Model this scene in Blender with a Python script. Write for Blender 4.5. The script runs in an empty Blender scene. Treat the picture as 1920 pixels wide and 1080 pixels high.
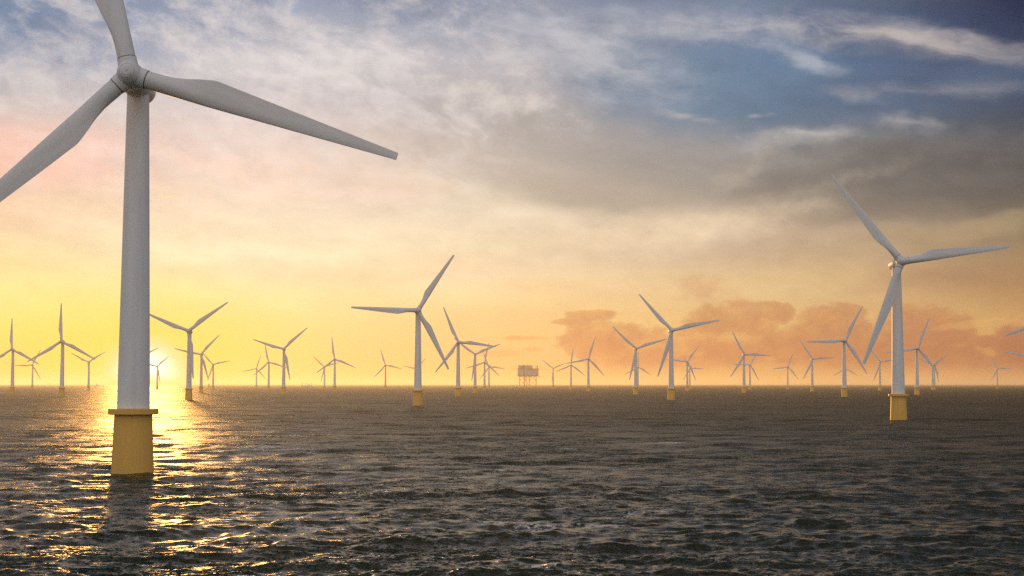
import bpy, bmesh, math, random
import numpy as np
from mathutils import Vector, Matrix
random.seed(7)
R = math.radians
scene = bpy.context.scene
col = scene.collection

# ------------------------------------------------------------------ camera
F, CX, CY = 2900.0, 960.0, 540.0          # focal length in photo pixels, photo centre
HORIZON = 720.2
CAMZ, HUBZ = 18.1, 80.0
PITCH = math.atan((HORIZON - CY) / F)
cd = bpy.data.cameras.new("camera")
cam = bpy.data.objects.new("camera", cd)
col.objects.link(cam)
cam.location = (0, 0, CAMZ)
cam.rotation_euler = (math.pi / 2 + PITCH, 0, 0)
cd.sensor_width = 36.0
cd.lens = F / 1920 * 36.0
cd.clip_start = 0.5
cd.clip_end = 120000
scene.camera = cam


def ray(px, py):
    a, b = (px - CX) / F, (CY - py) / F
    return Vector((a, math.cos(PITCH) - b * math.sin(PITCH), math.sin(PITCH) + b * math.cos(PITCH)))


def azel(px, py):
    d = ray(px, py).normalized()
    return math.degrees(math.atan2(d.x, d.y)), math.degrees(math.asin(d.z))


def at_height(px, py, z):
    d = ray(px, py)
    t = (z - CAMZ) / d.z
    return Vector((d.x * t, d.y * t, z))


def lin(c):
    o = []
    for v in c:
        v = v / 255.0
        o.append(v / 12.92 if v <= 0.04045 else ((v + 0.055) / 1.055) ** 2.4)
    return tuple(o)


# ------------------------------------------------------------------ render settings
scene.view_settings.view_transform = 'Standard'; scene.view_settings.look = 'None'
scene.view_settings.exposure = 0.0; scene.view_settings.gamma = 1.0
scene.render.engine = 'CYCLES'
scene.cycles.use_denoising = False
scene.cycles.use_adaptive_sampling = True
scene.cycles.adaptive_threshold = 0.012
scene.cycles.adaptive_min_samples = 24
scene.cycles.max_bounces = 5; scene.cycles.volume_bounces = 1
scene.cycles.sample_clamp_indirect = 4.0
scene.cycles.sample_clamp_direct = 6.0

# ------------------------------------------------------------------ node helpers
class S:
    """a scalar socket with arithmetic"""
    def __init__(s, nt, sock): s.nt, s.k = nt, sock

    def op(s, kind, b=None, c=None, clamp=False):
        n = s.nt.nodes.new('ShaderNodeMath'); n.operation = kind; n.use_clamp = clamp
        for i, v in enumerate((s, b, c)):
            if v is None: continue
            if isinstance(v, S): s.nt.links.new(v.k, n.inputs[i])
            else: n.inputs[i].default_value = v
        return S(s.nt, n.outputs[0])

    def __add__(s, b): return s.op('ADD', b)
    def __sub__(s, b): return s.op('SUBTRACT', b)
    def __mul__(s, b): return s.op('MULTIPLY', b)
    def __truediv__(s, b): return s.op('DIVIDE', b)
    def max(s, b): return s.op('MAXIMUM', b)
    def min(s, b): return s.op('MINIMUM', b)

    def step(s, lo, hi, smooth=True, top=1.0):
        n = s.nt.nodes.new('ShaderNodeMapRange')
        n.interpolation_type = 'SMOOTHSTEP' if smooth else 'LINEAR'
        n.clamp = True
        s.nt.links.new(s.k, n.inputs['Value'])
        a, b, o0, o1 = lo, hi, 0.0, top
        if lo > hi: a, b, o0, o1 = hi, lo, 1.0, 0.0
        n.inputs['From Min'].default_value = a; n.inputs['From Max'].default_value = b
        n.inputs['To Min'].default_value = o0; n.inputs['To Max'].default_value = o1
        return S(s.nt, n.outputs['Result'])


def comb(nt, x, y, z=0.0):
    n = nt.nodes.new('ShaderNodeCombineXYZ')
    for i, v in enumerate((x, y, z)):
        if isinstance(v, S): nt.links.new(v.k, n.inputs[i])
        else: n.inputs[i].default_value = v
    return n.outputs[0]


def noise(nt, vec, scale, detail=4, rough=0.55, dist=0.0, lac=2.0, colour=False):
    n = nt.nodes.new('ShaderNodeTexNoise')
    n.inputs['Scale'].default_value = scale; n.inputs['Detail'].default_value = detail
    n.inputs['Roughness'].default_value = rough; n.inputs['Distortion'].default_value = dist
    n.inputs['Lacunarity'].default_value = lac
    nt.links.new(vec, n.inputs['Vector'])
    return n.outputs['Color'] if colour else S(nt, n.outputs['Fac'])


def mixc(nt, fac, a, b, mode='MIX'):
    n = nt.nodes.new('ShaderNodeMix'); n.data_type = 'RGBA'; n.blend_type = mode
    n.clamp_factor = True
    if isinstance(fac, S): nt.links.new(fac.k, n.inputs[0])
    else: n.inputs[0].default_value = fac
    for i, v in ((6, a), (7, b)):
        if isinstance(v, tuple): n.inputs[i].default_value = (*v, 1.0)
        else: nt.links.new(v, n.inputs[i])
    return n.outputs[2]


def ramp(nt, fac, stops):
    n = nt.nodes.new('ShaderNodeValToRGB')
    cr = n.color_ramp; cr.interpolation = 'B_SPLINE' if False else 'EASE'
    cr.interpolation = 'LINEAR'
    while len(cr.elements) > 1: cr.elements.remove(cr.elements[-1])
    cr.elements[0].position = stops[0][0]; cr.elements[0].color = (*stops[0][1], 1)
    for p, c in stops[1:]:
        e = cr.elements.new(p); e.color = (*c, 1)
    nt.links.new(fac.k, n.inputs[0])
    return n.outputs[0]


# ------------------------------------------------------------------ world sky
SUN_AZ, SUN_EL = -13.35, 3.0
world = bpy.data.worlds.new("World"); scene.world = world
world.use_nodes = True
W = world.node_tree; W.nodes.clear()
tc = W.nodes.new('ShaderNodeTexCoord')
sx = W.nodes.new('ShaderNodeSeparateXYZ'); W.links.new(tc.outputs['Generated'], sx.inputs[0])
dx, dy, dz = (S(W, sx.outputs[i]) for i in range(3))
az = dx.op('ARCTAN2', dy) * (180 / math.pi)
el = dz.op('ARCSINE') * (180 / math.pi)

# columns of sky colour, bottom to top: (photo y, colour)
COLS = [
    (-180, [(715, (215, 192, 178)), (480, (252, 240, 230)), (240, (255, 246, 238)), (0, (255, 246, 240)), ('top', (222, 220, 222))]),
    (-45, [(715, (200, 160, 120)), (480, (215, 190, 160)), (240, (190, 185, 185)), (0, (150, 155, 170)), ('top', (120, 130, 150))]),
    (0.0, [(718, (250, 198, 92)), (660, (254, 218, 110)), (600, (255, 234, 132)), (540, (255, 234, 152)), (480, (255, 228, 168)), (420, (254, 218, 178)), (360, (253, 216, 182)), (300, (250, 206, 184)), (240, (236, 204, 190)), (180, (206, 196, 194)), (120, (178, 180, 190)), (60, (140, 154, 178)), (0, (124, 142, 170)), ('top', (74, 64, 54))]),
    (480, [(718, (255, 212, 114)), (660, (255, 222, 138)), (600, (255, 232, 155)), (540, (255, 238, 176)), (480, (255, 237, 198)), (420, (254, 232, 198)), (360, (252, 227, 202)), (300, (247, 221, 204)), (240, (234, 215, 207)), (180, (212, 202, 202)), (120, (202, 198, 202)), (60, (186, 186, 196)), (0, (152, 160, 180)), ('top', (74, 64, 54))]),
    (960, [(718, (251, 197, 108)), (660, (253, 201, 130)), (600, (253, 207, 140)), (540, (253, 217, 163)), (480, (250, 226, 185)), (420, (242, 220, 188)), (360, (226, 208, 184)), (300, (206, 192, 178)), (240, (192, 182, 174)), (180, (186, 180, 180)), (120, (184, 180, 184)), (60, (164, 168, 180)), (0, (140, 150, 170)), ('top', (68, 59, 51))]),
    (1440, [(718, (240, 182, 102)), (660, (236, 186, 112)), (600, (234, 192, 126)), (540, (224, 190, 142)), (480, (208, 178, 145)), (420, (190, 168, 144)), (360, (160, 150, 138)), (300, (132, 136, 138)), (240, (112, 128, 144)), (180, (98, 124, 152)), (120, (92, 118, 152)), (60, (96, 118, 150)), (0, (112, 126, 150)), ('top', (58, 51, 46))]),
    (1920, [(718, (222, 142, 82)), (660, (214, 152, 92)), (600, (212, 164, 104)), (540, (180, 138, 96)), (480, (164, 134, 100)), (420, (134, 118, 98)), (360, (104, 98, 92)), (300, (84, 86, 88)), (240, (72, 80, 92)), (180, (66, 78, 98)), (120, (66, 80, 106)), (60, (50, 62, 92)), (0, (38, 48, 76)), ('top', (46, 42, 40))]),
    (45, [(715, (150, 110, 90)), (480, (130, 115, 105)), (240, (110, 112, 122)), (0, (110, 116, 132)), ('top', (120, 126, 146))]),
    (180, [(715, (215, 192, 178)), (480, (252, 240, 230)), (240, (255, 246, 238)), (0, (255, 246, 240)), ('top', (222, 220, 222))]),
]
TOPEL = 40.0
sky = None; last = None
for cx_, stops in COLS:
    a = float(cx_) if abs(cx_) in (180, 45) else azel(cx_, 500)[0]
    rs = []
    for y, c in stops:
        e = 18.0 if y == 'top' else azel(CX + F * math.tan(R(a)) if abs(a) < 30 else CX, y)[1]
        rs.append((max(0.0, e / TOPEL), lin(c)))
    c = ramp(W, el / TOPEL, rs)
    sky = c if sky is None else mixc(W, az.step(last, a, smooth=False), sky, c)
    last = a

# domain warp for every cloud edge
wv = comb(W, az * 0.55, el * 1.3, 3.7)
wn = noise(W, wv, 0.35, 4, 0.55, colour=True)
wsep = W.nodes.new('ShaderNodeSeparateXYZ'); W.links.new(wn, wsep.inputs[0])
waz = az + (S(W, wsep.outputs[0]) - 0.5) * 4.0
wel = el + (S(W, wsep.outputs[1]) - 0.5) * 1.8
# fine, puffy and streaky noise fields
puff = noise(W, comb(W, az * 0.8, el * 1.15, 9.1), 1.0, 7, 0.62)
soft = noise(W, comb(W, az * 0.30, el * 0.9, 1.3), 0.6, 7, 0.55, 0.3)


def rotc(a_, e_, deg, ka, ke, seed):
    c, s = math.cos(R(deg)), math.sin(R(deg))
    return comb(W, (a_ * c + e_ * s) * ka, (e_ * c - a_ * s) * ke, seed)


streak_a = noise(W, rotc(waz, wel, -14, 0.22, 0.75, 5.5), 1.1, 7, 0.6, 0.0)
streak_b = noise(W, rotc(waz, wel, -40, 0.30, 0.9, 6.5), 1.3, 7, 0.6, 0.0)
streak_l = streak_a * 0.6 + streak_b * 0.4
streak_r = noise(W, rotc(waz, wel, -8, 0.20, 0.8, 2.2), 1.3, 7, 0.62, 0.0)


v_warp = comb(W, waz, wel, 0.0)
v_flat = comb(W, az, el, 0.0)


def blob(px, py, rx, ry, deg=0.0, w=True, hard=1.0):
    """soft elliptical bump round a sky direction, radii in photo pixels (50.6 per degree)"""
    a0, e0 = azel(px, py)
    mp = W.nodes.new('ShaderNodeMapping'); mp.vector_type = 'TEXTURE'
    W.links.new(v_warp if w else v_flat, mp.inputs[0])
    mp.inputs['Location'].default_value = (a0, e0, 0)
    mp.inputs['Rotation'].default_value = (0, 0, R(deg))
    mp.inputs['Scale'].default_value = (rx / 50.6 * 1.75, ry / 50.6 * 1.75, 1)
    gr = W.nodes.new('ShaderNodeTexGradient'); gr.gradient_type = 'SPHERICAL'
    W.links.new(mp.outputs[0], gr.inputs[0])
    return S(W, gr.outputs['Fac'])


def layer(mask, colour, mode='MIX'):
    global sky
    sky = mixc(W, mask, sky, lin(colour), mode)


def cl(b_, c_, n_, lo, hi, k, colour):
    layer((b_ * (n_ * 1.5 + c_ * 1.1)).step(lo, hi, top=k), colour)


# --- high layers -------------------------------------------------------
# blue opening on the right, then grey-brown cloud under it
cl(blob(1340, 165, 270, 85, -5), 1.35, (soft - 0.5) * 0.8, 0.25, 1.0, 0.75, (110, 134, 158))
cl(blob(1700, 170, 300, 70, 6), 1.3, (soft - 0.5) * 0.8, 0.3, 1.1, 0.6, (90, 106, 132))
cl(blob(90, 60, 170, 60, -12), 1.3, (streak_l - 0.5) * 1.2, 0.3, 1.2, 0.5, (104, 128, 162))
cl(blob(380, 38, 150, 18, -12), 1.2, (streak_l - 0.5) * 1.0, 0.3, 1.1, 0.75, (128, 142, 172))
cl(blob(850, 20, 260, 34, -4), 1.2, (streak_l - 0.5) * 0.9, 0.3, 1.1, 0.6, (138, 148, 172))
# grey-brown masses
cl(blob(1480, 315, 430, 66, 2), 1.25, (puff - 0.5) * 1.0 + (streak_r - 0.5) * 0.8, 0.1, 1.4, 0.6, (144, 136, 127))
cl(blob(1150, 270, 330, 62, -8), 1.25, (puff - 0.5) * 1.1 + (streak_r - 0.5) * 0.8, 0.1, 1.4, 0.6, (166, 157, 152))
cl(blob(1130, 380, 230, 40, -14), 1.25, (puff - 0.5) * 1.0 + (soft - 0.5) * 0.8, 0.1, 1.4, 0.7, (178, 162, 148))
cl(blob(1400, 400, 130, 26, 30), 1.2, (puff - 0.5) * 1.2, 0.1, 1.4, 0.5, (156, 142, 128))
cl(blob(1750, 330, 330, 70, 5), 1.25, (soft - 0.5) * 0.9, 0.3, 1.1, 0.55, (98, 92, 90))
cl(blob(1250, 470, 420, 32, 3), 1.2, (soft - 0.5) * 1.1, 0.35, 1.15, 0.45, (206, 178, 150))
cl(blob(1780, 520, 260, 22, 2), 1.2, (soft - 0.5) * 1.1, 0.3, 1.15, 0.45, (170, 128, 98))
# brighter cream bands
cl(blob(1160, 455, 330, 34, 10), 1.2, (soft - 0.5) * 1.0 + (puff - 0.5) * 0.9, 0.1, 1.3, 0.8, (240, 214, 180))
cl(blob(930, 395, 200, 28, -10), 1.2, (soft - 0.5) * 1.0 + (puff - 0.5) * 0.9, 0.1, 1.3, 0.5, (236, 216, 190))
cl(blob(1420, 535, 240, 26, 2), 1.2, (soft - 0.5) * 1.2, 0.3, 1.1, 0.6, (232, 198, 142))
cl(blob(1780, 445, 240, 26, 8), 1.2, (soft - 0.5) * 1.2, 0.3, 1.1, 0.5, (186, 160, 122))
cl(blob(1392, 322, 60, 24, 40), 1.2, (puff - 0.5) * 1.8, 0.1, 1.4, 0.4, (190, 176, 158))
cl(blob(1560, 350, 150, 16, 12), 1.2, (puff - 0.5) * 1.8, 0.2, 1.4, 0.35, (176, 162, 146))
cl(blob(80, 290, 200, 60, 0), 1.2, (soft - 0.5) * 1.0, 0.3, 1.1, 0.55, (250, 200, 180))
cl(blob(560, 330, 240, 40, -8), 1.2, (soft - 0.5) * 1.3, 0.3, 1.1, 0.4, (250, 214, 192))
cl(blob(760, 500, 340, 30, 3), 1.2, (soft - 0.5) * 1.3, 0.3, 1.1, 0.45, (252, 216, 172))
cl(blob(930, 190, 150, 22, -12), 1.2, (puff - 0.5) * 2.2, 0.3, 1.3, 0.65, (220, 208, 200))
# white cirrus
upl = el.step(4.5, 10.0) * az.step(3.5, -3.0)
layer((streak_l + (puff - 0.5) * 0.5).step(0.42, 0.66) * upl * 0.5, (228, 217, 212))
layer((streak_b + (puff - 0.5) * 0.2).step(0.48, 0.30) * upl * 0.15, (150, 158, 178))
cl(blob(600, 130, 420, 80, -10), 0.9, (streak_l - 0.5) * 3.0 + (puff - 0.5) * 0.8, 0.2, 1.3, 0.75, (224, 216, 213))
cl(blob(175, 80, 90, 28, -24), 1.0, (streak_b - 0.5) * 2.6, 0.2, 1.3, 0.75, (216, 206, 204))
cl(blob(1420, 52, 330, 30, -4), 1.15, (streak_r - 0.5) * 2.2 + (puff - 0.5) * 0.9, 0.15, 1.6, 0.7, (194, 190, 192))
cl(blob(1700, 76, 220, 24, -7), 1.15, (streak_r - 0.5) * 2.0, 0.15, 1.4, 0.85, (188, 178, 174))
cl(blob(1500, 104, 90, 14, -16), 1.15, (puff - 0.5) * 1.2 + (streak_r - 0.5) * 1.4, 0.2, 1.5, 0.65, (180, 184, 192))
cl(blob(1080, 95, 190, 70, -20), 1.1, (streak_r - 0.5) * 1.8 + (puff - 0.5) * 0.8, 0.2, 1.3, 0.6, (204, 200, 202))
cl(blob(1760, 165, 160, 18, -3), 1.1, (streak_r - 0.5) * 2.2, 0.2, 1.5, 0.75, (150, 148, 154))
cl(blob(1900, 110, 60, 14, -15), 1.1, (streak_r - 0.5) * 2.2, 0.2, 1.5, 0.75, (136, 134, 142))
for (px, py, rx, ry, k) in ((1500, 262, 80, 11, 0.75), (1280, 215, 38, 7, 0.6), (1425, 221, 14, 4, 0.6), (1700, 236, 52, 14, 0.55), (1335, 228, 22, 5, 0.4), (1620, 185, 34, 16, 0.3)):
    cl(blob(px, py, rx * 1.2, ry * 1.25, -3), 1.15, (puff - 0.5) * 1.0 + (streak_r - 0.5) * 1.2, 0.2, 1.4, k, (190, 184, 180))
# low yellow streaks left
lowl = el.step(1.5, 4.0) * el.step(9.0, 6.0) * az.step(4.0, -8.0)
layer((streak_l + (soft - 0.5) * 0.5).step(0.5, 0.75) * lowl * 0.35, (255, 236, 190))
layer((blob(315, 368, 17, 3, -6, w=False)).step(0.2, 1.0) * 0.8, (255, 238, 170))

# --- low cumulus bank (orange) ----------------------------------------
bank = None
for (px, py, rx, ry) in ((1120, 640, 70, 34), (1180, 650, 90, 40), (1230, 665, 130, 48), (1330, 610, 50, 34), (1400, 605, 62, 36), (1455, 590, 34, 22),
                         (1340, 670, 180, 50), (1540, 600, 46, 26), (1590, 590, 34, 20), (1560, 650, 110, 60), (1720, 620, 90, 40), (1700, 670, 150, 50),
                         (1780, 640, 60, 46), (1850, 640, 34, 14), (1910, 660, 60, 50), (1880, 690, 90, 34), (1490, 690, 160, 28), (1110, 592, 40, 10), (1060, 604, 26, 6)):
    b = blob(px, py, rx, ry, 0, w=False)
    bank = b if bank is None else bank.max(b)
pf2 = noise(W, comb(W, az, el * 1.35, 4.4), 1.15, 7, 0.62, 0.15)
pf3 = noise(W, comb(W, az, el * 1.2, 14.4), 0.5, 4, 0.5)
edge = (bank.step(0.0, 0.9) * 1.35 + (pf2 - 0.5) * 1.7 + (pf3 - 0.5) * 0.9)
bankm = edge.step(0.30, 0.74) * bank.step(0.0, 0.12) * (edge.step(0.5, 1.3) * 0.25 + 0.75)
bfade = el.step(0.1, 0.9)
inner = noise(W, comb(W, az * 0.7, el * 1.5, 8.4), 0.9, 4, 0.55)
bl = mixc(W, az.step(2.0, 18.0, False), lin((232, 154, 98)), lin((174, 106, 74)))
br = mixc(W, az.step(2.0, 18.0, False), lin((230, 176, 118)), lin((192, 138, 98)))
bcol = mixc(W, el.step(0.3, 3.2), bl, br)
bcol = mixc(W, inner.step(0.50, 0.68) * 0.55, bcol, mixc(W, az.step(4.0, 18.0, False), lin((242, 184, 114)), lin((208, 148, 94))))
bcol = mixc(W, (pf2 - 0.1 * 1.0).step(0.30, 0.55) * 0.22, bcol, lin((176, 112, 84)))
sky = mixc(W, bankm * (bfade * 0.92 + 0.08), sky, bcol)
cl(blob(1322, 542, 52, 24, 0, w=False), 1.2, (pf2 - 0.5) * 2.4, 0.2, 1.2, 0.6, (214, 164, 122))
for (px, py, rx, ry, k) in ((975, 634, 60, 5, 0.6), (1000, 655, 24, 5, 0.4), (930, 662, 60, 8, 0.3), (985, 690, 60, 6, 0.2)):
    cl(blob(px, py, rx, ry, 0, w=False), 1.1, (pf2 - 0.5) * 1.6, 0.4, 0.9, k, (244, 164, 100))
cl(blob(1830, 608, 90, 10, 5, w=False), 1.1, (pf2 - 0.5) * 1.8, 0.5, 0.9, 0.5, (222, 172, 108))

tex = (streak_r - 0.5) * 0.9 + (puff - 0.5) * 0.7 + (soft - 0.5) * 0.6
tex = tex * el.step(0.5, 5.0)
vm = W.nodes.new('ShaderNodeVectorMath'); vm.operation = 'SCALE'
W.links.new(sky, vm.inputs[0]); W.links.new((tex * 0.38 + 1.0).k, vm.inputs['Scale'])
sky = vm.outputs[0]

# --- glow and the sun itself ------------------------------------------
layer(blob(268, 680, 260, 110, 0, w=False).step(0.0, 1.0, top=0.75), (255, 230, 88))
g = blob(275, 708, 64, 60, 0, w=False).step(0.0, 1.0)
layer(g.step(0.0, 0.9), (255, 250, 228))
scl = g.step(0.35, 1.0)
boost = W.nodes.new('ShaderNodeVectorMath'); boost.operation = 'SCALE'
W.links.new(sky, boost.inputs[0]); W.links.new((scl * 0.8 + 1.0).k, boost.inputs['Scale'])
sky = boost.outputs[0]
vb = W.nodes.new('ShaderNodeVectorMath'); vb.operation = 'SCALE'
W.links.new(sky, vb.inputs[0]); W.links.new((az.op('ABSOLUTE').step(60, 120) * 0.08 + 1.0).k, vb.inputs['Scale'])
sky = vb.outputs[0]
# air light above: the sky dome overhead and behind is the clear twilight sky
ns = W.nodes.new('ShaderNodeTexSky'); ns.sky_type = 'NISHITA'; ns.sun_disc = False
ns.sun_elevation = R(SUN_EL); ns.sun_rotation = R(SUN_AZ); ns.air_density = 1.0; ns.dust_density = 1.5
bgn = W.nodes.new('ShaderNodeBackground'); W.links.new(ns.outputs[0], bgn.inputs[0])
bgn.inputs[1].default_value = 0.05
bgs = W.nodes.new('ShaderNodeBackground'); W.links.new(sky, bgs.inputs[0]); bgs.inputs[1].default_value = 1.0
mixw = W.nodes.new('ShaderNodeMixShader')
W.links.new((az.op('ABSOLUTE').step(60, 140) * 0.15).k, mixw.inputs[0])
W.links.new(bgs.outputs[0], mixw.inputs[1]); W.links.new(bgn.outputs[0], mixw.inputs[2])
wo = W.nodes.new('ShaderNodeOutputWorld'); W.links.new(mixw.outputs[0], wo.inputs[0])
world.cycles.sampling_method = 'NONE'

# ------------------------------------------------------------------ sun
sd = bpy.data.lights.new("sun", 'SUN'); sun = bpy.data.objects.new("sun", sd); col.objects.link(sun)
sd.energy = 2.2; sd.angle = R(1.8); sd.color = (1.0, 0.47, 0.11)
sdir = Vector((math.sin(R(SUN_AZ)) * math.cos(R(SUN_EL)), math.cos(R(SUN_AZ)) * math.cos(R(SUN_EL)), math.sin(R(SUN_EL))))
sun.rotation_euler = sdir.to_track_quat('Z', 'Y').to_euler()
sun.location = sdir * 400

# ------------------------------------------------------------------ materials
def mat(name, base, rough=0.5, spec=0.5, build=None):
    m = bpy.data.materials.new(name); m.use_nodes = True
    nt = m.node_tree; b = nt.nodes['Principled BSDF']
    b.inputs['Base Color'].default_value = (*base, 1); b.inputs['Roughness'].default_value = rough
    b.inputs['Specular IOR Level'].default_value = spec
    if build: build(nt, b)
    return m


def b_paint(base, streak):
    def f(nt, b):
        t = nt.nodes.new('ShaderNodeTexCoord')
        mp = nt.nodes.new('ShaderNodeMapping'); mp.inputs['Scale'].default_value = streak
        nt.links.new(t.outputs['Object'], mp.inputs[0])
        n1 = noise(nt, mp.outputs[0], 1.0, 6, 0.6)
        n2 = noise(nt, t.outputs['Object'], 0.22, 4, 0.5)
        c = mixc(nt, n1.step(0.35, 0.75) * 0.6, base, tuple(v * 0.80 for v in base))
        c = mixc(nt, n2.step(0.4, 0.8) * 0.35, c, tuple(v * 0.88 for v in base))
        nt.links.new(c, b.inputs['Base Color'])
        nt.links.new((n1 * 0.25 + 0.38).k, b.inputs['Roughness'])
    return f


M_TOWER = mat("tower_paint", (0.78, 0.77, 0.76), 0.5, 0.4, b_paint((0.80, 0.79, 0.78), (0.9, 0.9, 0.05)))
M_BLADE = mat("blade_gelcoat", (0.70, 0.69, 0.69), 0.45, 0.4, b_paint((0.72, 0.71, 0.71), (0.6, 0.6, 0.10)))
M_SEAM = mat("seam_rubber", (0.06, 0.06, 0.07), 0.7)
M_YEL = mat("yellow_marine_paint", (0.55, 0.30, 0.035), 0.6, 0.3, b_paint((0.80, 0.46, 0.10), (3.2, 3.2, 0.06)))
M_GREY = mat("cladding_grey", (0.6, 0.63, 0.68), 0.6, 0.3, b_paint((0.44, 0.48, 0.53), (0.12, 0.12, 0.02)))
M_DARK = mat("dark_steel", (0.10, 0.10, 0.11), 0.6)
M_RUST = mat("rusty_steel", (0.30, 0.17, 0.12), 0.7)

# ------------------------------------------------------------------ mesh helpers
def mesh_obj(name, bm, m, parent=None, smooth=True):
    me = bpy.data.meshes.new(name)
    bmesh.ops.recalc_face_normals(bm, faces=bm.faces[:])
    bm.to_mesh(me); bm.free()
    me.materials.append(m)
    if smooth: me.set_sharp_from_angle(angle=R(38))
    for p in me.polygons: p.use_smooth = smooth
    o = bpy.data.objects.new(name, me); col.objects.link(o); o.parent = parent
    return o


def lathe(bm, prof, seg=48, axis='Z', mtx=None):
    """prof: list of (radius, height)"""
    rings = []
    for r, h in prof:
        if r < 1e-5:
            rings.append([bm.verts.new((0, 0, h))]); continue
        rings.append([bm.verts.new((r * math.cos(2 * math.pi * i / seg), r * math.sin(2 * math.pi * i / seg), h)) for i in range(seg)])
    for a, b in zip(rings, rings[1:]):
        for i in range(seg):
            j = (i + 1) % seg
            if len(a) == 1 and len(b) == 1: continue
            if len(a) == 1: bm.faces.new((a[0], b[i], b[j]))
            elif len(b) == 1: bm.faces.new((a[i], a[j], b[0]))
            else: bm.faces.new((a[i], a[j], b[j], b[i]))
    vs = [v for rg in rings for v in rg]
    if mtx is not None: bmesh.ops.transform(bm, matrix=mtx, verts=vs)
    return vs


def box(bm, x0, x1, y0, y1, z0, z1):
    r = bmesh.ops.create_cube(bm, size=1.0)
    for v in r['verts']:
        v.co = Vector((x0 + (v.co.x + .5) * (x1 - x0), y0 + (v.co.y + .5) * (y1 - y0), z0 + (v.co.z + .5) * (z1 - z0)))


def tube(bm, a, b, r, seg=10):
    a, b = Vector(a), Vector(b); d = b - a
    q = d.to_track_quat('Z', 'Y').to_matrix().to_4x4()
    lathe(bm, [(0, 0), (r, 0), (r, d.length), (0, d.length)], seg, mtx=Matrix.Translation(a) @ q)


def empty(name, loc, rz, label, cat, group=None):
    o = bpy.data.objects.new(name, None); col.objects.link(o)
    o.location = loc; o.rotation_euler = (0, 0, rz); o.empty_display_size = 5
    o['label'] = label; o['category'] = cat
    if group: o['group'] = group
    return o


# ------------------------------------------------------------------ wind turbine prototype
TILT, YAW, OVER = R(4.0), R(2.7), 8.5
AX = Matrix.Rotation(R(90), 4, 'X')     # lathe Z -> -Y (towards the front)
NAC = Matrix.Translation((0, 0, HUBZ - 0.6)) @ Matrix.Rotation(-TILT, 4, 'X')
ROT = Matrix.Translation((0, -OVER, HUBZ)) @ Matrix.Rotation(-TILT, 4, 'X')

bm = bmesh.new(); lathe(bm, [(0, -3.2), (4.3, -3.2), (4.25, 0), (3.78, 11.93), (0, 11.93)], 64)
P_FOUND = mesh_obj('foundation', bm, M_YEL)
bm = bmesh.new(); lathe(bm, [(0, 11.95), (4.92, 11.95), (5.02, 12.05), (5.02, 13.05), (4.92, 13.15), (0, 13.15)], 64)
P_PLAT = mesh_obj('platform', bm, M_YEL)
bm = bmesh.new()
def tr(z): return 3.28 + (2.22 - 3.28) * (z - 13) / 64.6
lathe(bm, [(0, 13.17), (3.28, 13.17), (tr(35), 35), (tr(57), 57), (2.22, 77.6), (0, 77.6)], 64)
P_TOWER = mesh_obj('tower', bm, M_TOWER)
bm = bmesh.new()  # nacelle: rounded capsule, front collar stands behind the hub
lathe(bm, [(0, 5.2), (1.9, 5.2), (2.45, 4.9), (2.72, 4.2), (2.85, 2.5), (2.9, 0.0), (2.85, -3.0), (2.6, -5.4), (2.1, -7.0), (1.3, -8.0), (0.6, -8.35), (0, -8.4)], 40, mtx=NAC @ AX)
lathe(bm, [(0, 6.4), (1.5, 6.4), (1.5, 5.1), (0, 5.1)], 32, mtx=NAC @ AX)
P_NAC = mesh_obj('nacelle', bm, M_TOWER)


def baked(name, bm, m, voxel, iters):
    me = bpy.data.meshes.new(name); bm.to_mesh(me); bm.free()
    o = bpy.data.objects.new('tmp', me); col.objects.link(o)
    md = o.modifiers.new('r', 'REMESH'); md.mode = 'VOXEL'; md.voxel_size = voxel
    sm = o.modifiers.new('s', 'SMOOTH'); sm.iterations = iters; sm.factor = 0.5
    bpy.context.view_layer.update()
    dg = bpy.context.evaluated_depsgraph_get()
    me2 = bpy.data.meshes.new_from_object(o.evaluated_get(dg))
    bpy.data.objects.remove(o); bpy.data.meshes.remove(me)
    me2.name = name; me2.materials.clear(); me2.materials.append(m)
    for p in me2.polygons: p.use_smooth = True
    o2 = bpy.data.objects.new(name, me2); col.objects.link(o2)
    return o2


bm = bmesh.new()
lathe(bm, [(0, 3.7), (0.9, 3.6), (1.6, 3.15), (2.15, 2.3), (2.5, 1.2), (2.65, 0), (2.6, -1.1), (2.35, -1.8), (0, -1.8)], 48, mtx=AX)
for k in range(3):
    q = Matrix.Rotation(R(120 * k), 4, 'Y')
    lathe(bm, [(0, 0), (2.15, 0), (1.98, 2.4), (1.93, 3.45), (0, 3.45)], 40, mtx=q)
P_HUB = baked('hub', bm, M_BLADE, 0.11, 14)
bm = bmesh.new()   # nose panel seams: ring and cross on the spinner
def nose(ang, rr):  # point on the nose surface
    prof = [(0, 3.7), (0.9, 3.6), (1.6, 3.15), (2.15, 2.3)]
    for (r0, h0), (r1, h1) in zip(prof, prof[1:]):
        if rr <= r1:
            t = (rr - r0) / (r1 - r0); h = h0 + (h1 - h0) * t; break
    return Vector((rr * math.cos(ang), -(h - 0.03), rr * math.sin(ang)))
pts = [nose(2 * math.pi * i / 40, 1.45) for i in range(41)]
for a, b in zip(pts, pts[1:]): tube(bm, a, b, 0.035, 6)
for ang in (0.5, 0.5 + math.pi / 2, 0.5 + math.pi, 0.5 + 1.5 * math.pi):
    ps = [nose(ang, t) for t in (0.0, 0.35, 0.7, 1.05, 1.45)]
    for a, b in zip(ps, ps[1:]): tube(bm, a, b, 0.03, 6)
P_NOSE = mesh_obj('nose_seam', bm, M_SEAM)


def lerp_tab(x, tab):
    for (x0, v0), (x1, v1) in zip(tab, tab[1:]):
        if x <= x1: return v0 + (v1 - v0) * (x - x0) / (x1 - x0)
    return tab[-1][1]


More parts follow.
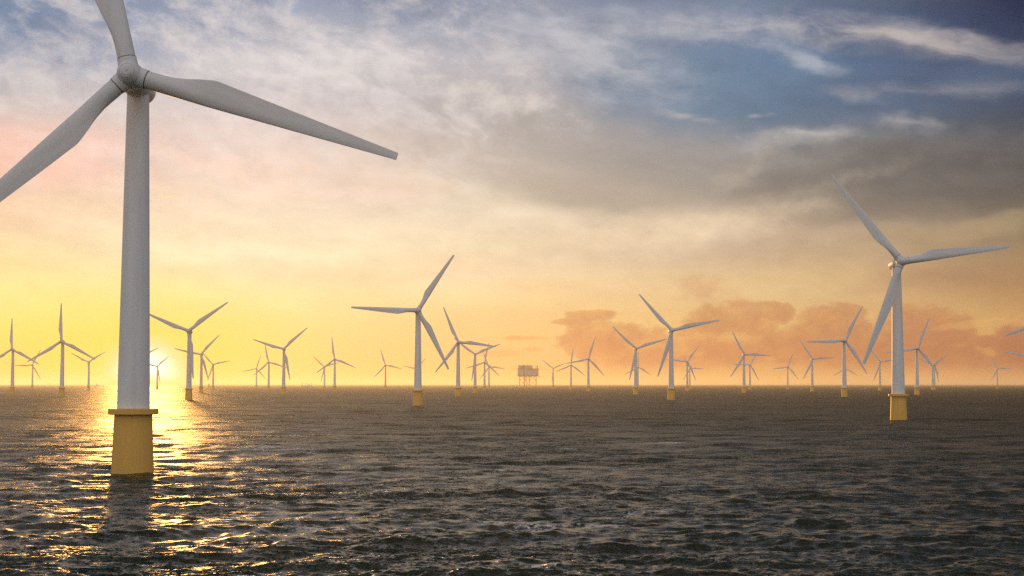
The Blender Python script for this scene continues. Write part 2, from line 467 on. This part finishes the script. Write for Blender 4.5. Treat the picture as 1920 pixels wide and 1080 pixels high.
RT = 56.0
bm = bmesh.new()
rad = [3.52, 4.5, 5.5, 6.5, 7.5, 8.5, 9.5, 10.5, 11.5, 12.5, 13.5, 14.5, 15.5, 16.3, 16.9, 17.5, 18.5, 20, 23, 26, 30, 34, 38, 42, 46, 50, 53, 55, 55.8, 56.0]
NP = 28; rings = []
for r in rad:
    le = lerp_tab(r, [(3.5, 1.80), (8, 1.78), (17, 1.68), (56, 0.80)])
    te = lerp_tab(r, [(3.5, 1.80), (6.5, 1.82), (8.5, 1.98), (11, 2.45), (13.5, 3.15), (15.5, 3.62), (16.6, 3.84), (17.4, 3.86), (20, 3.65), (56, 0.72)])
    th = lerp_tab(r, [(3.5, 1.80), (6, 1.72), (9, 1.35), (13, 0.95), (17, 0.72), (30, 0.42), (45, 0.22), (56, 0.10)])
    k = min(1.0, max(0.0, (r - 5) / 9.0)); k = k * k * (3 - 2 * k)
    tw = R(lerp_tab(r, [(3.5, 14), (12, 12), (17, 9), (30, 4), (56, -1)]))
    rg = []
    for i in range(NP):
        t = 2 * math.pi * i / NP
        cx_ = math.cos(t); sy = math.sin(t)
        xx = cx_ * (le if cx_ > 0 else te)
        prof = 1.0 if cx_ >= 0 else (1 - k) + k * (1 - abs(cx_) ** 1.3 * 0.75)
        yy = sy * th * prof
        cc = (xx * math.cos(tw) - yy * math.sin(tw), xx * math.sin(tw) + yy * math.cos(tw))
        rg.append(bm.verts.new((cc[0], cc[1] - 0.0016 * max(0, r - 10) ** 1.6 * 0.25, r)))
    rings.append(rg)
for a, b in zip(rings, rings[1:]):
    for i in range(NP):
        j = (i + 1) % NP; bm.faces.new((a[i], a[j], b[j], b[i]))
bm.faces.new(rings[0][::-1]); bm.faces.new(rings[-1])
P_BLADE = mesh_obj('blade', bm, M_BLADE)
bm = bmesh.new(); lathe(bm, [(1.70, 3.40), (1.89, 3.40), (1.89, 3.53), (1.70, 3.53), (1.70, 3.40)], 48)
P_COLLAR = mesh_obj('root_seam', bm, M_SEAM)
for o in (P_FOUND, P_PLAT, P_TOWER, P_NAC, P_HUB, P_NOSE, P_BLADE, P_COLLAR): col.objects.unlink(o)


def part(proto, parent, mtx=None):
    o = proto.copy(); col.objects.link(o); o.parent = parent
    if mtx is not None: o.matrix_local = mtx
    o.name = proto.name.split('.')[0]
    return o


GROUP = "white wind turbines of the offshore wind farm"
def turbine(px, py, phase, label, detail):
    hub = at_height(px, py, HUBZ)
    off = Matrix.Rotation(YAW, 3, 'Z') @ Vector((0, -OVER, 0))
    base = Vector((hub.x - off.x, hub.y - off.y, 0))
    t = empty('wind_turbine', base, YAW, label, 'wind turbine', GROUP)
    part(P_FOUND, t); part(P_PLAT, t); part(P_TOWER, t); part(P_NAC, t)
    h = part(P_HUB, t, ROT @ Matrix.Rotation(R(90 - phase), 4, 'Y'))
    if detail: part(P_NOSE, h)
    for k in range(3):
        b = part(P_BLADE, t, ROT @ Matrix.Rotation(R(90 - phase - 120 * k), 4, 'Y'))
        if detail: part(P_COLLAR, b)
    return t


TURB = [
 (244, 140, 103, "huge nearest white turbine at left, upper blade running out of the photo's top"),
 (1690, 490, 8, "tall second largest turbine at right, one blade pointing right, one hanging down left"),
 (783.7, 582, 57.5, "turbine left of centre, one blade level left and one up right"),
 (1260, 619.3, 12, "largest turbine between the substation and the tall right turbine, blades a leaning Y"),
 (353.3, 620.4, 37, "largest turbine just right of the sun glare, one blade hanging down beside its tower"),
 (115, 640, 92, "turbine left of the huge near turbine with one blade straight up, larger of two"),
 (22, 655, 91.5, "turbine nearest the left edge of the photo with one blade straight up"),
 (60, 684.4, 62, "small turbine standing between the two upright bladed turbines at far left"),
 (165.6, 679, 32, "small Y shaped turbine between the upright bladed turbine and the huge tower at left"),
 (258, 673, 29, "distant turbine hidden behind the huge near tower, only two blade tips showing either side"),
 (241, 692.5, 90, "farthest turbine behind the huge near tower, only its low left blade tip showing"),
 (294.4, 687.3, 42, "tiny turbine silhouetted in the white sun glare right of the huge tower"),
 (376.7, 664.4, 47.5, "middle one of the three turbines clustered right of the sun glare"),
 (399.3, 683.3, 12, "smallest and rightmost of the three turbines clustered right of the sun glare"),
 (480.7, 691, 72, "smallest and leftmost of the trio of turbines around a quarter across the photo"),
 (503.6, 679, 102, "middle one of the trio of turbines a quarter across, one blade nearly upright"),
 (531.6, 654.4, 42.5, "largest and rightmost of the trio of turbines a quarter across the photo"),
 (608.4, 687.8, 17, "smaller one of a pair, overlapped by the left blade of its upright bladed neighbour"),
 (627.3, 673.3, 97.5, "larger one of a pair a third across, with one blade nearly straight up"),
 (722.7, 684.6, 107, "lone small turbine just left of the middle sized turbine with the level left blade"),
 (781, 691, 48, "far turbine hidden behind the tower of the middle sized turbine left of centre"),
 (859.3, 641.3, 113, "leftmost and largest of the four overlapping turbines left of the substation"),
 (891, 664.4, 22.5, "second from left of the four overlapping turbines left of the substation, long blade up right"),
 (908.7, 679.3, 77.5, "third from left of the four overlapping turbines left of the substation, one blade nearly upright"),
 (917, 687.6, 112.5, "smallest and rightmost of the four overlapping turbines, nearest left of the substation"),
 (1037.5, 690.7, 23, "small turbine nearest right of the substation, its blades like a flat Y"),
 (1071, 684.4, 82.5, "second turbine to the right of the substation with one blade nearly upright"),
 (1103.7, 672.6, 72, "third and largest of the three small turbines just right of the substation"),
 (1192.9, 653.3, 17, "turbine with a leaning Y of blades just left of the larger leaning Y turbine"),
 (1196.7, 688.2, 88.5, "tiny far turbine half hidden behind the smaller leaning Y turbine"),
 (1289.3, 677.8, 53, "nearer of two overlapping small turbines right of the large leaning Y turbine"),
 (1293.8, 690.7, 118, "farther of two overlapping small turbines right of the large leaning Y turbine"),
 (1396, 664.4, 117, "larger of the overlapping pair three quarters across, one blade level to the right"),
 (1406.7, 684, 58, "smaller of the overlapping pair three quarters across, one blade level to the left"),
 (1477.7, 687.6, 68, "lone tiny turbine right of the pair, with a clear gap of sky on both sides"),
 (1524, 672.9, 3, "turbine with a level right blade, just left of the one with a level left blade"),
 (1585, 638.4, 62, "turbine just left of the tall right one, with a level blade pointing left"),
 (1585, 691, 90, "tiny far turbine hidden behind the tower of the level left bladed turbine"),
 (1651, 678.4, 7.5, "small turbine tucked directly left of the tall right turbine's tower"),
 (1721.4, 653, 67.5, "turbine directly right of the tall right tower, one blade passing behind that tower"),
 (1753, 684.5, 40, "front one of two nearly aligned small turbines right of the tall right turbine"),
 (1749.6, 684, 34.5, "left one of two nearly aligned small turbines, almost hidden by its twin"),
 (1871, 690.7, 118.5, "lone tiny turbine near the right edge of the photo, low over the horizon"),
 (1993.7, 586.6, 81, "near turbine beyond the right edge, upper of two blade tips poking into the photo"),
 (1930, 667, 51, "far turbine beyond the right edge, lower of two blade tips poking into the photo"),
]
for i, (px, py, ph, lab) in enumerate(TURB):
    turbine(px, py, ph, lab, i in (0, 1, 2, 3, 4, 5, 21))

# ------------------------------------------------------------------ unfinished foundation near the horizon
def far_pos(px, dist):
    d = ray(px, HORIZON); return Vector((d.x / d.y * dist, dist, 0))


t = empty('bare_foundation', far_pos(391.8, 7600), 0, "bare yellow foundation stub with pale cap and no tower, just right of the sun", 'foundation')
bm = bmesh.new(); lathe(bm, [(0, -3), (4.6, -3), (4.3, 0), (4.0, 16), (0, 16)], 32); mesh_obj('pile', bm, M_YEL, t)
bm = bmesh.new(); lathe(bm, [(0, 16.01), (5.0, 16.01), (5.0, 17.5), (3.2, 17.6), (3.0, 20.5), (1.5, 21.6), (0, 22)], 32); mesh_obj('cap', bm, M_TOWER, t)

# ------------------------------------------------------------------ small far vessels
def vessel(px, dist, L, label, masts, group=None):
    t = empty('ship', far_pos(px, dist), R(8), label, 'ship', group)
    w = L * 0.16; h = L * 0.11
    bm = bmesh.new()
    xs = [(-0.5, 0.75), (-0.42, 1), (0.3, 1), (0.42, 0.6), (0.5, 0.02)]
    lo, hi = [], []
    for k, f in xs:
        lo.append((bm.verts.new((k * L * 0.96, -w / 2 * f * .7, -1)), bm.verts.new((k * L * 0.96, w / 2 * f * .7, -1))))
        up = h * (1.0 if k < .3 else 1.35)
        hi.append((bm.verts.new((k * L, -w / 2 * f, up)), bm.verts.new((k * L, w / 2 * f, up))))
    for i in range(len(xs) - 1):
        bm.faces.new((lo[i][0], lo[i + 1][0], hi[i + 1][0], hi[i][0])); bm.faces.new((lo[i][1], lo[i + 1][1], hi[i + 1][1], hi[i][1]))
        bm.faces.new((hi[i][0], hi[i + 1][0], hi[i + 1][1], hi[i][1])); bm.faces.new((lo[i][0], lo[i + 1][0], lo[i + 1][1], lo[i][1]))
    bm.faces.new((lo[0][0], lo[0][1], hi[0][1], hi[0][0])); bm.faces.new((lo[-1][0], lo[-1][1], hi[-1][1], hi[-1][0]))
    mesh_obj('hull', bm, M_GREY, t, False)
    bm = bmesh.new(); box(bm, 0.08 * L, 0.27 * L, -w * .4, w * .4, h + .02, h * 2.1); box(bm, 0.12 * L, 0.24 * L, -w * .34, w * .34, h * 2.1 + .02, h * 2.8)
    mesh_obj('cabin', bm, M_TOWER, t, False)
    for k in masts:
        bm = bmesh.new(); tube(bm, (k * L, 0, h + .02), (k * L, 0, L * 0.46), L * .02); box(bm, (k - .025) * L, (k + .025) * L, -.03 * L, .03 * L, L * .40, L * .43)
        mesh_obj('mast', bm, M_GREY, t, False)


vessel(575.5, 8500, 60, "faint pale work vessel with four tall uprights, on the horizon right of the quarter-way trio", (-.44, -.16, .03, .44))
vessel(178.5, 12500, 62, "tiny low boat on the horizon left of the huge near tower", (.18,))
vessel(657.6, 12000, 34, "tiny boat on the horizon just right of the pair a third across", (.18,))
vessel(1141.5, 12000, 34, "tiny boat on the horizon left of the smaller leaning Y turbine", (.18,))
vessel(1365, 12500, 26, "tiny speck of a boat on the horizon left of the pair three quarters across", (.18,))

# ------------------------------------------------------------------ offshore substation
DS = 8500.0; K = DS / F                     # metres per photo pixel there
def sxp(px): return (px - 990.0) * K
def szp(py): return CAMZ + (HORIZON - py) * K
ds = far_pos(990.0, DS)
t = empty('offshore_substation', ds, 0, "blocky grey offshore substation on yellow lattice legs at the middle of the horizon", 'substation')
D2 = 12 * K
bm = bmesh.new(); box(bm, sxp(970.4), sxp(1009.6), -D2, D2, szp(705), szp(691.6)); mesh_obj('lower_block', bm, M_GREY, t, False)
bm = bmesh.new(); box(bm, sxp(971.4), sxp(998.4), -D2 * .9, D2 * .9, szp(691.55), szp(685.2)); mesh_obj('upper_block', bm, M_GREY, t, False)
bm = bmesh.new(); box(bm, sxp(968.6), sxp(1011), -D2 - .8 * K, D2 + .8 * K, szp(692), szp(691.2))
box(bm, sxp(969.6), sxp(1013.8), -D2 - 1.2 * K, D2 + 1.2 * K, szp(705.8), szp(705.05)); mesh_obj('deck', bm, M_RUST, t, False)
bm = bmesh.new()
for i in range(14):
    x = sxp(969.8 + i * 3.05); tube(bm, (x, -D2 - 1.1 * K, szp(705.05)), (x, -D2 - 1.1 * K, szp(703.3)), .12 * K, 6)
tube(bm, (sxp(969.8), -D2 - 1.1 * K, szp(703.3)), (sxp(1009.5), -D2 - 1.1 * K, szp(703.3)), .13 * K, 6)
for i in range(5):
    x = sxp(999.5 + i * 2.3); tube(bm, (x, -D2 * .8, szp(691.2)), (x, -D2 * .8, szp(686.6)), .1 * K, 6)
tube(bm, (sxp(998.5), -D2 * .8, szp(686.6)), (sxp(1008.7), -D2 * .8, szp(686.6)), .13 * K, 6)
mesh_obj('railing', bm, M_DARK, t, False)
bm = bmesh.new()
for x0, x1, y0, y1 in ((981.2, 983.6, 705, 684.6), (989.6, 990.1, 705, 686), (977.2, 980.2, 690.6, 686.2)):
    box(bm, sxp(x0), sxp(x1), -D2 - .35 * K, -D2 * .85, szp(y0), szp(y1))
for x0, x1, y0, y1 in ((989.2, 998, 693.2, 690.6), (996, 1001, 696, 694.9), (1002.6, 1005, 695.9, 694.8), (996.2, 998, 701.6, 699.7), (971.6, 973.2, 703, 700.2), (1005.6, 1007.6, 703.6, 701.6)):
    box(bm, sxp(x0), sxp(x1), -D2 - .25 * K, -D2 * .95, szp(y0), szp(y1))
mesh_obj('stair_tower', bm, M_DARK, t, False)
bm = bmesh.new()
box(bm, sxp(1006.2), sxp(1007.8), -3, 3, szp(691.15), szp(687.2)); box(bm, sxp(1004.8), sxp(1008.8), -5, 5, szp(687.15), szp(686.2)); mesh_obj('crane', bm, M_DARK, t, False)
for x, h in ((982.3, 682.8), (989, 683.2), (994.5, 684.2)):
    bm = bmesh.new(); tube(bm, (sxp(x), 0, szp(685.2)), (sxp(x), 0, szp(h)), .25 * K, 8); mesh_obj('vent', bm, M_DARK, t, False)
legx = [974.3, 986.4, 992.6, 1005.2]
yy = [-D2 * .8, D2 * .8]
for x in legx:
    for y in yy:
        bm = bmesh.new(); tube(bm, (sxp(x), y, -6), (sxp(x), y, szp(705.85)), .62 * K, 12); mesh_obj('leg', bm, M_YEL, t)
for y in yy:
    bm = bmesh.new()
    for a, b in zip(legx, legx[1:]):
        for z0, z1 in ((711.5, 706.3), (723.5, 712)):
            tube(bm, (sxp(a), y, szp(z0)), (sxp(b), y, szp(z1)), .24 * K, 6); tube(bm, (sxp(b), y, szp(z0)), (sxp(a), y, szp(z1)), .24 * K, 6)
    for z in (706.6, 711.8): tube(bm, (sxp(legx[0]), y, szp(z)), (sxp(legx[-1]), y, szp(z)), .24 * K, 6)
    mesh_obj('cross_bracing', bm, M_YEL, t)
bm = bmesh.new()
for dx_ in (-.7, .1, .9): tube(bm, (sxp(983 + dx_), 0, -6), (sxp(983 + dx_), 0, szp(705.85)), .3 * K, 8)
mesh_obj('cable_pipes', bm, M_RUST, t)

# ------------------------------------------------------------------ the sea
def sea():
    ang = np.concatenate([np.arange(-30, 30.001, 0.05), np.arange(32, 328.1, 2.0)])
    ang = np.radians(ang)
    dep = np.linspace(math.atan(CAMZ / 105.0), math.atan(CAMZ / 9000.0), 760)
    rr = np.concatenate([np.arange(6, 104, 1.6), CAMZ / np.tan(dep), [11000, 14000, 19000, 27000, 42000, 70000]])
    spc = np.gradient(rr)
    A, RR = np.meshgrid(ang, rr)
    X = (RR * np.sin(A)).astype(np.float32); Y = (RR * np.cos(A)).astype(np.float32)
    _, SP = np.meshgrid(ang, spc)
    dense = (np.abs(((A + math.pi) % (2 * math.pi)) - math.pi) < R(29.9))
    LAT = np.where(dense, RR * R(0.05), RR * R(2.0))
    SPC = np.maximum(SP, LAT)
    rng = np.random.default_rng(11)
    Z = np.zeros_like(X); DX = np.zeros_like(X); DY = np.zeros_like(X)
    n = 220
    lam = np.exp(rng.uniform(math.log(0.7), math.log(55.0), n))
    for L in lam:
        th = rng.normal(-1.35, 0.75)             # travels towards the camera, a little across
        k = 2 * math.pi / L
        slope = 0.034 * (L / 3.6) ** (-0.05 if L < 3.6 else -0.62)
        a = slope / k
        ph = rng.uniform(0, 2 * math.pi)
        kx, ky = k * math.cos(th), k * math.sin(th)
        w = np.clip((L / SPC - 2.2) / 2.0, 0, 1)
        w = w * w * (3 - 2 * w)
        # groups: the amplitude wanders slowly over the water
        g = 0.65 + 0.6 * np.sin(X * k * 0.11 * math.sin(th + 1.1) + Y * k * 0.13 * math.cos(th + 1.1) + ph * 3)
        P = kx * X + ky * Y + ph
        w = w * g * a
        Z += w * np.cos(P); DX -= w * math.cos(th) * np.sin(P) * 0.9; DY -= w * math.sin(th) * np.sin(P) * 0.9
    X = X + DX; Y = Y + DY
    nr, nc = X.shape
    vs = np.stack([X, Y, Z], -1).reshape(-1, 3)
    vs = np.concatenate([vs, [[0, 0, 0]]]).astype(np.float32)
    i = np.arange((nr - 1) * nc); r0, c0 = i // nc, i % nc; c1 = (c0 + 1) % nc
    q = np.stack([r0 * nc + c0, (r0 + 1) * nc + c0, (r0 + 1) * nc + c1, r0 * nc + c1], -1)[:, ::-1]
    tri = np.stack([np.full(nc, nr * nc), np.arange(nc), (np.arange(nc) + 1) % nc], -1)[:, ::-1]
    me = bpy.data.meshes.new('water')
    nq, ntf = len(q), len(tri)
    me.vertices.add(len(vs)); me.vertices.foreach_set('co', vs.ravel())
    me.loops.add(nq * 4 + ntf * 3)
    me.loops.foreach_set('vertex_index', np.concatenate([q.ravel(), tri.ravel()]).astype(np.int32))
    me.polygons.add(nq + ntf)
    me.polygons.foreach_set('loop_start', np.concatenate([np.arange(nq) * 4, nq * 4 + np.arange(ntf) * 3]).astype(np.int32))
    me.update(calc_edges=True)
    me.polygons.foreach_set('use_smooth', np.ones(nq + ntf, dtype=bool))
    if me.polygons[10].normal.z < 0: me.flip_normals()
    o = bpy.data.objects.new('water', me); col.objects.link(o)
    o['kind'] = 'structure'
    return o


water = sea()
m = bpy.data.materials.new('sea_water'); m.use_nodes = True
nt = m.node_tree; b = nt.nodes['Principled BSDF']
b.inputs['Base Color'].default_value = (0.012, 0.014, 0.013, 1)
b.inputs['IOR'].default_value = 1.22
b.inputs['Roughness'].default_value = 0.3
geo = nt.nodes.new('ShaderNodeNewGeometry')
sp = nt.nodes.new('ShaderNodeSeparateXYZ'); nt.links.new(geo.outputs['Position'], sp.inputs[0])
X_, Y_ = S(nt, sp.outputs[0]), S(nt, sp.outputs[1])
def slopes(scale, sx_, sy_, detail, rough, dist, seed):
    c = noise(nt, comb(nt, X_ * sx_ + Y_ * 0.12 * sx_, Y_ * sy_ - X_ * 0.1 * sy_, seed), scale, detail, rough, dist, colour=True)
    s = nt.nodes.new('ShaderNodeSeparateXYZ'); nt.links.new(c, s.inputs[0])
    return S(nt, s.outputs[0]) - 0.5, S(nt, s.outputs[1]) - 0.5
dist = (X_ * X_ + Y_ * Y_).op('SQRT')
far = dist.op('LOGARITHM', 10.0).step(2.05, 3.1)      # sub-pixel wavelets far off are carried by the roughness
patch = noise(nt, comb(nt, X_ * 0.6, Y_, 5.0), 0.018, 3, 0.5).step(0.3, 0.7)
fx = fy = None
for (scale, kx_, ky_, det, rg_, ds_, amp, seed) in ((0.015, 0.8, 1.0, 3, 0.6, 0.0, 0.6, 4.0), (0.09, 0.8, 1.0, 3, 0.65, 0.0, 1.3, 1.0), (0.8, 0.8, 0.8, 3, 0.65, 0.0, 2.4, 2.0), (3.2, 0.8, 0.8, 3, 0.68, 0.0, 3.0, 3.0)):
    a_, c_ = slopes(scale, kx_, ky_, det, rg_, ds_, seed)
    a_, c_ = a_ * (amp * 1.35), c_ * amp
    if scale > 0.3:
        a_, c_ = a_ * (far * -0.5 + 1.0), c_ * (far * -0.5 + 1.0)
    fx = a_ if fx is None else fx + a_; fy = c_ if fy is None else fy + c_
gain = patch * 0.5 + 0.75
pv = comb(nt, fx * gain, fy * gain, 0.0)
va = nt.nodes.new('ShaderNodeVectorMath'); va.operation = 'ADD'
nt.links.new(geo.outputs['Normal'], va.inputs[0]); nt.links.new(pv, va.inputs[1])
vn = nt.nodes.new('ShaderNodeVectorMath'); vn.operation = 'NORMALIZE'; nt.links.new(va.outputs[0], vn.inputs[0])
nt.links.new(vn.outputs[0], b.inputs['Normal'])
# whitecaps: a few real ones plus sparse scattered streaks
fn = noise(nt, comb(nt, X_ * 0.6, Y_ * 0.35, 7.0), 2.2, 5, 0.7, 0.4)
foam = None
for (px, py, rx, ry) in ((955, 978, 70, 6), (1020, 984, 60, 5), (990, 994, 80, 4), (1120, 985, 50, 5), (890, 821, 30, 2), (960, 883, 75, 1.6), (1060, 842, 28, 2), (500, 838, 40, 3), (560, 842, 30, 2), (1190, 963, 26, 3), (1250, 830, 60, 1.6), (1010, 1063, 40, 3), (590, 988, 50, 4), (1240, 960, 30, 3)):
    d_ = ray(px, py); tt = -CAMZ / d_.z
    dd = d_.y * tt; rx = rx * dd / F; ry = ry * dd * dd / (CAMZ * F)
    u = (X_ - d_.x * tt) / rx; v = (Y_ - d_.y * tt) / ry
    e = ((u * u + v * v) * -1.0).op('EXPONENT')
    foam = e if foam is None else foam.max(e)
big = noise(nt, comb(nt, X_ * 0.5, Y_, 9.0), 0.06, 4, 0.6)
foam = (foam + big.step(0.70, 0.80) * 0.6)
fm = (foam * 1.3 + (fn - 0.5) * 6.0).step(0.7, 1.5) * foam.step(0.05, 0.35)
base = mixc(nt, fm * 0.9, (0.008, 0.020, 0.013), (0.80, 0.74, 0.66))
nt.links.new(base, b.inputs['Base Color'])
nt.links.new((fm * 0.3 + far * 0.23 + 0.18).k, b.inputs['Roughness'])
water.data.materials.append(m)

# ------------------------------------------------------------------ haze
HAZE = 4.2e-5
if HAZE:
    bm = bmesh.new(); box(bm, -71000, 71000, -71000, 71000, -8, 142)
    hm = bpy.data.materials.new('haze_air'); hm.use_nodes = True; hn = hm.node_tree; hn.nodes.clear()
    pvn = hn.nodes.new('ShaderNodeVolumePrincipled'); ho = hn.nodes.new('ShaderNodeOutputMaterial')
    pvn.inputs['Color'].default_value = (0.97, 0.98, 0.90, 1); pvn.inputs['Density'].default_value = HAZE
    pvn.inputs['Anisotropy'].default_value = 0.6
    hn.links.new(pvn.outputs[0], ho.inputs['Volume'])
    hz = mesh_obj('haze', bm, hm, None, False); hz['kind'] = 'stuff'
